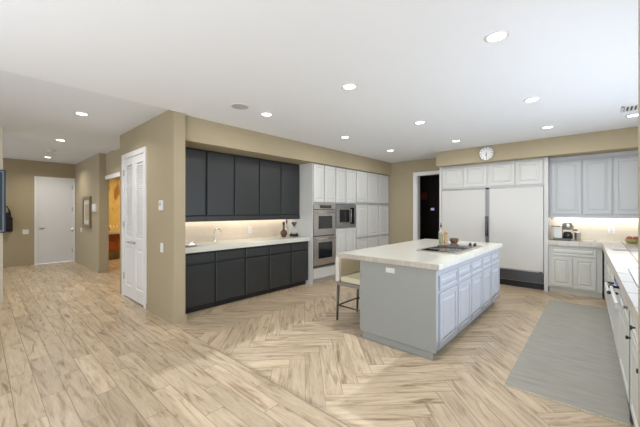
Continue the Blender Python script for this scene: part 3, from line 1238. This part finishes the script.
# cooktop
CX0, CX1, CY0, CY1, CZ = -1.72, -1.21, 3.74, 4.86, TZ1
t = thing('cooktop', 'black and steel cooktop with centre vent set in the island counter', 'cooktop', ((CX0 + CX1) / 2, (CY0 + CY1) / 2, CZ))
bm = B()
box(bm, CX0, CY0, CZ + 0.001, CX1, CY1, CZ + 0.012, 0.003)
obj('steel_tray', bm, M['steel'], t)
for a, b in ((CY0 + 0.05, CY0 + 0.47), (CY1 - 0.55, CY1 - 0.17)):
    bm = B()
    box(bm, CX0 + 0.05, a, CZ + 0.0125, CX1 - 0.06, b, CZ + 0.018, 0.002)
    gp = obj('glass_plate', bm, M['blackglass'], t)
    for ux in (CX0 + 0.15, CX1 - 0.16):
        bm = B()
        lathe(bm, (ux, (a + b) / 2, CZ + 0.0182), [(0.085, 0), (0.085, 0.002), (0.075, 0.002), (0.07, 0.001)], 24)
        obj('burner', bm, M['gunmetal'], gp)
bm = B()
ym = CY0 + 0.56
box(bm, CX0 + 0.07, ym - 0.05, CZ + 0.0125, CX1 - 0.07, ym + 0.05, CZ + 0.03, 0.003)
for k in range(7):
    xk = CX0 + 0.09 + k * 0.05
    box(bm, xk, ym - 0.045, CZ + 0.031, xk + 0.02, ym + 0.045, CZ + 0.036)
obj('vent_grille', bm, M['darkgrille'], t)
for ux, uy in ((-1.375, 4.79), (-1.315, 4.80)):
    bm = B()
    lathe(bm, (ux, uy, CZ + 0.0125), [(0.024, 0), (0.024, 0.006), (0.019, 0.01), (0.017, 0.032), (0.012, 0.034)], 16)
    obj('knob', bm, M['black'], t)

# bottle, mill and bowl behind the cooktop
t = thing('oil_bottle', 'tall glass bottle of yellow green oil on the island', 'bottle', (-1.80, 4.79, TZ1 + 0.001))
p = (-1.80, 4.79, TZ1 + 0.001)
bm = B()
lathe(bm, p, [(0.026, 0.003), (0.031, 0.006), (0.031, 0.165)], 20)
obj('oil', bm, M['oil'], t)
bm = B()
lathe(bm, p, [(0.03, 0), (0.034, 0.004), (0.034, 0.18), (0.028, 0.205), (0.013, 0.23), (0.012, 0.27)], 20)
bd = obj('body', bm, M['glass'], t)
bm = B()
lathe(bm, p, [(0.014, 0.271), (0.014, 0.285), (0.006, 0.29), (0.004, 0.33)], 12)
obj('pourer', bm, M['black'], t)
t = thing('pepper_mill', 'turned light wood pepper mill between bottle and bowl', 'mill', (-1.765, 4.90, TZ1 + 0.001))
p = (-1.765, 4.90, TZ1 + 0.001)
bm = B()
lathe(bm, p, [(0.030, 0), (0.031, 0.02), (0.022, 0.06), (0.02, 0.10), (0.027, 0.14), (0.024, 0.15)], 20)
obj('body', bm, M['wood_l'], t)
bm = B()
lathe(bm, p, [(0.024, 0.151), (0.030, 0.17), (0.028, 0.19), (0.016, 0.205), (0.008, 0.22)], 20)
obj('head', bm, M['wood_l'], t)
bm = B()
lathe(bm, (-1.655, 4.95, TZ1 + 0.001), [(0.035, 0), (0.04, 0.006), (0.062, 0.04), (0.066, 0.085), (0.058, 0.085), (0.05, 0.04), (0.02, 0.015)], 24)
tag(obj('wooden_bowl', bm, M['wood_d']), 'small dark wooden bowl beside the pepper mill', 'bowl')

# counter stool tucked under the overhang
t = thing('counter_stool', 'low white and tan upholstered counter stool with dark metal legs at the island', 'stool', (-2.40, 3.42, 0))
sx0, sx1, sy0, sy1 = -2.59, -2.10, 3.20, 3.70
bm = B()
box(bm, sx0, sy0, 0.47, sx1, sy1, 0.515, 0.006)
obj('seat_frame', bm, M['taupe'], t)
bm = B()
box(bm, sx0 + 0.055, sy0 + 0.02, 0.516, sx1, sy1 - 0.02, 0.585, 0.02)
obj('seat', bm, M['cushion'], t)
bm = B()
box(bm, sx0 - 0.015, sy0 - 0.005, 0.516, sx0 + 0.045, sy1 + 0.005, 0.85, 0.015)
bk = obj('backrest', bm, M['leather_w'], t)
bm = B()
box(bm, sx0 + 0.0455, sy0 + 0.03, 0.60, sx0 + 0.056, sy1 - 0.03, 0.825, 0.004)
obj('back_pad', bm, M['leather_t'], bk)
for x, y, dx in ((sx0 + 0.02, sy0 + 0.02, -0.02), (sx0 + 0.02, sy1 - 0.02, -0.02), (sx1 - 0.02, sy0 + 0.02, 0.02), (sx1 - 0.02, sy1 - 0.02, 0.02)):
    bm = B()
    tube(bm, [(x + dx, y, 0), (x, y, 0.476)], [0.014, 0.021], 8)
    obj('leg', bm, M['gunmetal'], t)
for pa, pb in (((sx0 + 0.01, sy0 + 0.02), (sx1 - 0.01, sy0 + 0.02)), ((sx0 + 0.01, sy1 - 0.02), (sx1 - 0.01, sy1 - 0.02)),
               ((sx0 + 0.01, sy0 + 0.02), (sx0 + 0.01, sy1 - 0.02)), ((sx1 - 0.01, sy0 + 0.02), (sx1 - 0.01, sy1 - 0.02))):
    bm = B()
    tube(bm, [(*pa, 0.20), (*pb, 0.20)], 0.011, 8)
    obj('stretcher', bm, M['gunmetal'], t)

# ------------------------------------------------------------------ rug
t = thing('runner_rug', 'long grey woven runner rug between the island and the sink counter', 'rug', (-0.24, 4.5, 0.0005))
bm = B()
R0 = (-0.58, 2.96, 0.17, 6.25)
box(bm, R0[0], R0[1], 0.001, R0[2], R0[3], 0.010, 0.002)
obj('pile', bm, M['rug'], t)
bm = B()
for yy, sg in ((R0[1], -1), (R0[3], 1)):
    x = R0[0] + 0.004
    while x < R0[2] - 0.004:
        L_ = random.uniform(0.022, 0.036)
        dx = random.uniform(-0.006, 0.006)
        tube(bm, [(x, yy, 0.006), (x + dx, yy + sg * L_, 0.003)], [0.0035, 0.0028], 5)
        x += 0.0075
obj('fringe', bm, M['fringe'], t)['kind'] = 'stuff'

# ------------------------------------------------------------------ small things on the bar counter
CZ2 = 0.946
t = thing('bar_faucet', 'slim chrome faucet on the cream counter near the partition', 'faucet', (-4.72, 2.62, CZ2))
p = Vector((-4.72, 2.62, CZ2))
bm = B()
lathe(bm, p, [(0.026, 0), (0.026, 0.01), (0.016, 0.02), (0.014, 0.09), (0.012, 0.095)], 16)
obj('base', bm, M['chrome'], t)
bm = B()
tube(bm, [p + Vector(v) for v in ((0, 0, 0.09), (0, 0, 0.17), (0.02, 0.01, 0.205), (0.06, 0.03, 0.22), (0.10, 0.05, 0.20), (0.115, 0.058, 0.17))], 0.009, 10)
obj('spout', bm, M['chrome'], t)
bm = B()
tube(bm, [p + Vector(v) for v in ((0, -0.014, 0.07), (0.0, -0.05, 0.085))], [0.007, 0.005], 8)
obj('lever', bm, M['chrome'], t)

t = thing('drying_tray', 'small silver tray holding a white bowl on the counter against the partition', 'tray', (-4.46, 2.04, CZ2))
bm = B()
lathe(bm, (-4.46, 2.04, CZ2), [(0.13, 0), (0.15, 0.012), (0.155, 0.028), (0.148, 0.028), (0.14, 0.014), (0.05, 0.008)], 28)
obj('tray', bm, M['chrome'], t)
bm = B()
lathe(bm, (-4.46, 2.04, CZ2 + 0.0285), [(0.05, 0), (0.055, 0.004), (0.10, 0.032), (0.096, 0.034), (0.05, 0.01)], 28)
tag(obj('white_bowl', bm, M['plastic_w']), 'shallow white bowl resting on the silver tray', 'bowl')

t = thing('decanter', 'round brown glass decanter with a long dark neck on the cream counter', 'decanter', (-4.58, 4.02, CZ2))
p = (-4.58, 4.02, CZ2)
bm = B()
prof = [(0.035, 0), (0.045, 0.004)] + [(0.068 * math.sin(a_) + 0.0, 0.075 - 0.068 * math.cos(a_)) for a_ in [0.75 + 0.2 * k for k in range(10)]] + [(0.022, 0.15), (0.017, 0.19), (0.017, 0.24)]
lathe(bm, p, prof, 22)
obj('body', bm, M['decanter'], t)
bm = B()
lathe(bm, p, [(0.02, 0.241), (0.024, 0.25), (0.024, 0.285), (0.016, 0.295)], 16)
obj('stopper', bm, M['black'], t)

t = thing('tall_bottle', 'slender clear bottle with a dark cap behind the decanter', 'bottle', (-4.72, 4.22, CZ2))
p = (-4.72, 4.22, CZ2)
bm = B()
lathe(bm, p, [(0.028, 0), (0.031, 0.005), (0.031, 0.18), (0.014, 0.23), (0.012, 0.27)], 18)
obj('body', bm, M['glass'], t)
bm = B()
lathe(bm, p, [(0.016, 0.271), (0.016, 0.31), (0.007, 0.32), (0.006, 0.34)], 12)
obj('cap', bm, M['black'], t)

t = thing('coffee_grinder', 'clear glass coffee grinder with black base and funnel lid beside the white tower', 'grinder', (-4.56, 4.23, CZ2))
p = (-4.52, 4.24, CZ2)
bm = B()
box(bm, p[0] - 0.06, p[1] - 0.065, p[2], p[0] + 0.06, p[1] + 0.065, p[2] + 0.06, 0.01)
obj('base', bm, M['black'], t)
bm = B()
lathe(bm, (p[0], p[1], p[2] + 0.0605), [(0.055, 0), (0.055, 0.05), (0.03, 0.11), (0.026, 0.15)], 20)
obj('jar', bm, M['glass'], t)
bm = B()
lathe(bm, (p[0], p[1], p[2] + 0.211), [(0.024, 0), (0.028, 0.015), (0.05, 0.045), (0.052, 0.075), (0.044, 0.078)], 20)
obj('lid', bm, M['gunmetal'], t)


def plate(name, label, F, u, v, w_, h_, kind, cat):
    t = thing(name, label, cat, F(u, v - h_ / 2, 0))
    bm = B()
    slab(bm, F, u - w_ / 2, u + w_ / 2, v - h_ / 2, v + h_ / 2, 0.007, 0.003)
    obj('plate', bm, M['plastic_w'], t)
    bm = B()
    if kind == 'outlet':
        for s in (-0.022, 0.022):
            fbox(bm, F, u - 0.015, u + 0.015, v + s - 0.013, v + s + 0.013, 0.0072, 0.0095, 0.002)
        obj('socket', bm, M['cab_gray'], t)
    elif kind == 'switch':
        fbox(bm, F, u - 0.016, u + 0.016, v - 0.033, v + 0.033, 0.0072, 0.011, 0.002)
        obj('rocker', bm, M['trimw'], t)
    return t


plate('wall_outlet', 'white outlet on the cream tile above the bar counter', FX(-4.857), 3.42, 1.10, 0.075, 0.12, 'outlet', 'outlet')
plate('wall_outlet', 'white outlet on the back tile right of the espresso maker', FYN(7.387), 0.18, 1.12, 0.085, 0.12, 'outlet', 'outlet')
plate('light_switch', 'white light switch low on the tan partition by the closet door', FYN(YB), -4.42, 0.955, 0.085, 0.125, 'switch', 'switch')
plate('light_switch', 'white light switch beside the hall door', FX(-11.348), 0.85, 0.90, 0.12, 0.125, 'switch', 'switch')

t = thing('thermostat', 'white thermostat high on the tan partition wall', 'thermostat', (-4.43, YB, 1.46))
bm = B()
slab(bm, FYN(YB), -4.485, -4.375, 1.465, 1.60, 0.022, 0.008)
obj('case', bm, M['plastic_w'], t)
bm = B()
fbox(bm, FYN(YB), -4.462, -4.398, 1.525, 1.575, 0.0222, 0.024)
obj('display', bm, M['speaker'], t)
t = thing('door_chime', 'small white chime box on the hall wall right of the picture', 'chime', (-9.05, 1.90, 1.45))
bm = B()
slab(bm, FYN(1.90), -9.15, -8.95, 1.44, 1.63, 0.05, 0.01)
obj('case', bm, M['plastic_w'], t)
bm = B()
fbox(bm, FYN(1.90), -9.11, -8.99, 1.47, 1.49, 0.0502, 0.053)
obj('grille', bm, M['cab_gray'], t)
plate('light_switch', 'tiny white switch low on the hall wall left of the picture', FYN(1.90), -10.57, 0.94, 0.08, 0.12, 'switch', 'switch')

# framed picture on the hall wall
t = thing('framed_picture', 'tall framed picture with cream mat on the hallway wall', 'picture', (-9.8, 1.90, 1.0))
F = FYN(1.90)
bm = B()
u0, u1, v0, v1 = -10.22, -9.40, 1.02, 1.83
for q in ((u0, u1, v0, v0 + 0.09), (u0, u1, v1 - 0.09, v1), (u0, u0 + 0.09, v0 + 0.09, v1 - 0.09), (u1 - 0.09, u1, v0 + 0.09, v1 - 0.09)):
    fbox(bm, F, *q, 0.001, 0.045, 0.006)
obj('frame', bm, M['pic_frame'], t)
bm = B()
fbox(bm, F, u0 + 0.09, u1 - 0.09, v0 + 0.09, v1 - 0.09, 0.001, 0.02)
obj('mat_board', bm, M['pic_mat'], t)
bm = B()
fbox(bm, F, u0 + 0.2, u1 - 0.2, v0 + 0.2, v1 - 0.2, 0.0202, 0.022)
obj('print', bm, M['pic_art'], t)

# wall panel at the left edge
t = thing('wall_screen', 'dark blue framed wall screen at the left picture edge', 'screen', (-7.03, -0.3, 1.1))
F = FX(-7.05)
bm = B()
fbox(bm, F, -0.9, 0.295, 1.11, 2.11, 0.001, 0.05, 0.006)
obj('case', bm, M['navy'], t)
bm = B()
fbox(bm, F, -0.88, 0.275, 1.13, 2.09, 0.0502, 0.058)
obj('inner_frame', bm, M['navy_l'], t)
bm = B()
fbox(bm, F, -0.86, 0.255, 1.15, 2.07, 0.0582, 0.062)
obj('screen_glass', bm, M['navy'], t)

# black bag on the hall wall
t = thing('hanging_bag', 'black bag hanging on the hall wall left of the door', 'bag', (-11.30, 0.50, 0.92))
bm = B()
box(bm, -11.346, 0.36, 0.92, -11.22, 0.60, 1.30, 0.035)
box(bm, -11.23, 0.41, 0.97, -11.17, 0.56, 1.18, 0.02)
obj('body', bm, M['bag'], t)
bm = B()
tube(bm, [(-11.30, 0.42, 1.28), (-11.28, 0.44, 1.45), (-11.30, 0.49, 1.60), (-11.28, 0.54, 1.45), (-11.30, 0.56, 1.28)], [0.02, 0.018, 0.02, 0.018, 0.02], 8)
box(bm, -11.33, 0.41, 1.29, -11.27, 0.57, 1.42, 0.02)
obj('strap', bm, M['bag'], t)
bm = B()
tube(bm, [(-11.35, 0.49, 1.60), (-11.29, 0.49, 1.58), (-11.27, 0.49, 1.62)], 0.008, 8)
tag(obj('wall_hook', bm, M['nickel']), 'small metal hook holding the black bag on the hall wall', 'hook')

# ------------------------------------------------------------------ powder room
t = thing('vanity', 'reddish wood vanity with cream top seen through the hall opening', 'vanity', (-10.95, 2.95, 0))
bm = B()
box(bm, -11.29, 2.2, 0.24, -10.71, 3.9, 0.765)
obj('body', bm, M['vanity'], t)
bm = B()
slab(bm, FX(-10.71), 2.22, 2.75, 0.26, 0.56, 0.02, 0.004)
slab(bm, FX(-10.71), 2.77, 3.30, 0.26, 0.56, 0.02, 0.004)
obj('door', bm, M['vanity'], t)
bm = B()
slab(bm, FX(-10.71), 2.22, 2.75, 0.58, 0.75, 0.02, 0.004)
slab(bm, FX(-10.71), 2.77, 3.30, 0.58, 0.75, 0.02, 0.004)
obj('drawer_front', bm, M['vanity'], t)
bm = B()
box(bm, -11.29, 2.25, 0, -10.86, 3.9, 0.24)
obj('plinth', bm, M['wall'], t)
bm = B()
box(bm, -11.295, 2.18, 0.766, -10.66, 3.92, 0.86, 0.005)
obj('top', bm, M['cream'], t)
bm = B()
box(bm, -11.05, 2.62, 0.861, -10.80, 2.92, 0.96, 0.01)
bk = tag(obj('wicker_basket', bm, M['basket']), 'small pale basket on the vanity top', 'basket')
bm = B()
lathe(bm, (-10.85, 2.53, 0.861), [(0.03, 0), (0.03, 0.13), (0.026, 0.135)], 14)
tag(obj('candle', bm, M['wax']), 'pale candle left of the basket on the vanity', 'candle')
for k in range(3):
    bm = B()
    lathe(bm, (-10.98 + 0.045 * k, 2.68 + 0.075 * k, 0.961), [(0.022, 0), (0.026, 0.01), (0.026, 0.05), (0.012, 0.06)], 12)
    tag(obj('soap_jar', bm, M['wax']), 'one of the small cream jars standing on the pale basket', 'jar', 'jars on the basket')


# ------------------------------------------------------------------ ceiling fittings
def can(label, x, y, z, power, color=(1.0, 0.98, 0.95), group='recessed ceiling lights'):
    t = thing('ceiling_light', label, 'light', (x, y, z), group)
    bm = B()
    lathe(bm, (x, y, z), [(0.080, 0.0), (0.080, -0.006), (0.064, -0.009), (0.060, -0.001)], 28)
    obj('trim_ring', bm, M['trimw'], t)
    bm = B()
    lathe(bm, (x, y, z), [(0.0595, -0.0015), (0.0595, -0.0045)], 24)
    obj('diffuser', bm, M['can'], t)
    l = bpy.data.lights.new('can_lamp', 'AREA')
    l.shape = 'DISK'
    l.size = 0.115
    l.energy = power
    l.color = color
    if z > CEIL:
        l.spread = math.radians(145)
    lo = bpy.data.objects.new('can_lamp', l)
    COL.objects.link(lo)
    lo.parent = t
    lo.location = (0, 0, -0.012)
    return t


KP = 7.2
HW = (1.0, 0.95, 0.86)
for x, y, lab in ((-3.26, 2.56, 'recessed ceiling light nearest the tan partition, beside the round speaker'),
                  (-1.90, 2.56, 'recessed ceiling light above the near end of the island, middle of the front row'),
                  (-0.55, 2.55, 'largest recessed ceiling light, nearest the camera at upper right'),
                  (-3.26, 4.27, 'recessed ceiling light in front of the white oven tower'),
                  (-1.91, 4.28, 'recessed ceiling light over the island cooktop, centre of the grid'),
                  (-0.56, 4.27, 'recessed ceiling light over the middle of the grey runner rug'),
                  (-3.26, 5.85, 'recessed ceiling light in the far left corner near the dark doorway'),
                  (-1.92, 5.85, 'recessed ceiling light left of the wall clock, above the far island end'),
                  (-0.57, 5.83, 'recessed ceiling light in front of the right fridge'),
                  (0.36, 5.87, 'recessed ceiling light beside the ceiling vent at the right edge')):
    can(lab, x, y, CEIL, KP if x < 0 else KP * 0.45)
can('recessed light in the passage ceiling nearest the closet door', -5.25, 0.95, CEIL + 0.05, 9, HW)
can('recessed light in the passage ceiling at the hall entrance', -7.5, 1.04, CEIL + 0.05, 21, HW)
can('recessed light deep in the hall ceiling before the white door', -10.35, 1.18, CEIL + 0.08, 13, HW)
can('recessed light over the powder room vanity', -10.3, 3.2, CEIL + 0.08, 32, (1.0, 0.78, 0.46), 'powder room light')

t = thing('ceiling_speaker', 'flat round grey speaker grille in the ceiling by the partition', 'speaker', (-3.26, 2.15, CEIL))
bm = B()
lathe(bm, (-3.26, 2.15, CEIL), [(0.11, 0), (0.11, -0.006), (0.10, -0.008), (0.098, -0.004)], 30)
obj('rim', bm, M['vent_w'], t)
bm = B()
lathe(bm, (-3.26, 2.15, CEIL), [(0.0975, -0.0005), (0.0975, -0.006)], 30)
obj('mesh_grille', bm, M['speaker'], t)
t = thing('smoke_detector', 'small white smoke detector on the hall ceiling', 'detector', (-9.11, 1.11, CEIL + 0.08))
bm = B()
lathe(bm, (-9.11, 1.11, CEIL + 0.08), [(0.075, 0), (0.075, -0.012), (0.062, -0.035), (0.03, -0.04)], 24)
obj('case', bm, M['vent_w'], t)
t = thing('ceiling_vent', 'white slatted ceiling vent at the upper right', 'vent', (0.30, 5.42, CEIL))
bm = B()
vx0, vx1, vy0, vy1 = 0.22, 0.56, 5.30, 5.58
for q in ((vx0, vy0, vx1, vy0 + 0.025), (vx0, vy1 - 0.025, vx1, vy1), (vx0, vy0, vx0 + 0.025, vy1), (vx1 - 0.025, vy0, vx1, vy1)):
    box(bm, q[0], q[1], CEIL - 0.01, q[2], q[3], CEIL - 0.0005)
obj('frame', bm, M['vent_w'], t)
bm = B()
box(bm, vx0 + 0.025, vy0 + 0.025, CEIL - 0.003, vx1 - 0.025, vy1 - 0.025, CEIL - 0.0005)
obj('backing', bm, M['black'], t)
for k in range(8):
    xk = vx0 + 0.033 + k * 0.036
    bm = B()
    box(bm, xk, vy0 + 0.025, CEIL - 0.009, xk + 0.016, vy1 - 0.025, CEIL - 0.0035)
    obj('slat', bm, M['vent_w'], t)

# ------------------------------------------------------------------ right back counter things
KZ = 0.931
t = thing('espresso_maker', 'silver and black espresso maker with carafe on the back counter', 'coffee maker', (-0.48, 7.15, KZ))
bm = B()
box(bm, -0.61, 7.05, KZ, -0.34, 7.30, KZ + 0.03, 0.008)
obj('base', bm, M['gunmetal'], t)
bm = B()
box(bm, -0.60, 7.06, KZ + 0.031, -0.475, 7.28, KZ + 0.255, 0.02)
obj('water_tank', bm, M['plastic_w'], t)
bm = B()
lathe(bm, (-0.40, 7.16, KZ + 0.19), [(0.07, 0), (0.08, 0.015), (0.082, 0.09), (0.076, 0.115), (0.05, 0.118)], 24)
obj('brew_head', bm, M['nickel'], t)
bm = B()
lathe(bm, (-0.40, 7.16, KZ + 0.031), [(0.065, 0), (0.075, 0.01), (0.068, 0.09), (0.05, 0.12)], 24)
obj('carafe', bm, M['blackglass'], t)
bm = B()
tube(bm, [(-0.33, 7.12, KZ + 0.18), (-0.30, 7.10, KZ + 0.185), (-0.265, 7.09, KZ + 0.185)], [0.010, 0.013, 0.013], 10)
obj('portafilter_handle', bm, M['gunmetal'], t)
bm = B()
tube(bm, [(-0.60, 7.06, KZ + 0.25), (-0.63, 7.02, KZ + 0.25), (-0.50, 7.02, KZ + 0.25)], 0.008, 8)
obj('steam_lever', bm, M['gunmetal'], t)
bm = B()
lathe(bm, (-0.265, 7.20, KZ), [(0.042, 0), (0.046, 0.006), (0.044, 0.13), (0.048, 0.14), (0.042, 0.14), (0.038, 0.01)], 20)
jug = obj('milk_jug', bm, M['steel'])
tag(jug, 'small steel jug right beside the espresso maker', 'jug')

bm = B()
lathe(bm, (0.42, 7.12, KZ), [(0.055, 0), (0.06, 0.005), (0.085, 0.04), (0.088, 0.07), (0.081, 0.07), (0.05, 0.012)], 26)
tag(obj('fruit_bowl', bm, M['yellow']), 'small olive yellow bowl on the tiled counter at the right edge', 'bowl')
for k, (dx, dy, r_) in enumerate(((-0.033, 0.0, 0.036), (0.04, -0.01, 0.036))):
    bm = B()
    lathe(bm, (0.42 + dx, 7.12 + dy, KZ + 0.045), [(r_ * math.sin(a_), r_ - r_ * math.cos(a_)) for a_ in [0.15 + k_ * 0.31 for k_ in range(10)]], 14)
    tag(obj('red_fruit', bm, M['terracotta']), ('red fruit on the left in the olive yellow bowl', 'red fruit on the right in the olive yellow bowl')[k], 'fruit')

# things in the dark room
t = thing('dark_room_picture', 'small red picture glimpsed in the dark doorway', 'picture', (-3.82, 8.88, 1.78))
F = FYN(8.9)
bm = B()
fbox(bm, F, -3.92, -3.72, 1.78, 2.02, 0.001, 0.03, 0.004)
obj('frame', bm, M['dark_room'], t)
bm = B()
fbox(bm, F, -3.90, -3.74, 1.80, 2.00, 0.0302, 0.033)
obj('print', bm, M['red'], t)
t = thing('keypad', 'small lit keypad glowing in the dark doorway', 'keypad', (-3.58, 8.88, 1.46))
bm = B()
fbox(bm, F, -3.64, -3.52, 1.46, 1.56, 0.001, 0.02, 0.003)
obj('case', bm, M['black'], t)
bm = B()
fbox(bm, F, -3.63, -3.53, 1.475, 1.545, 0.0202, 0.022)
obj('screen', bm, M['screen'], t)
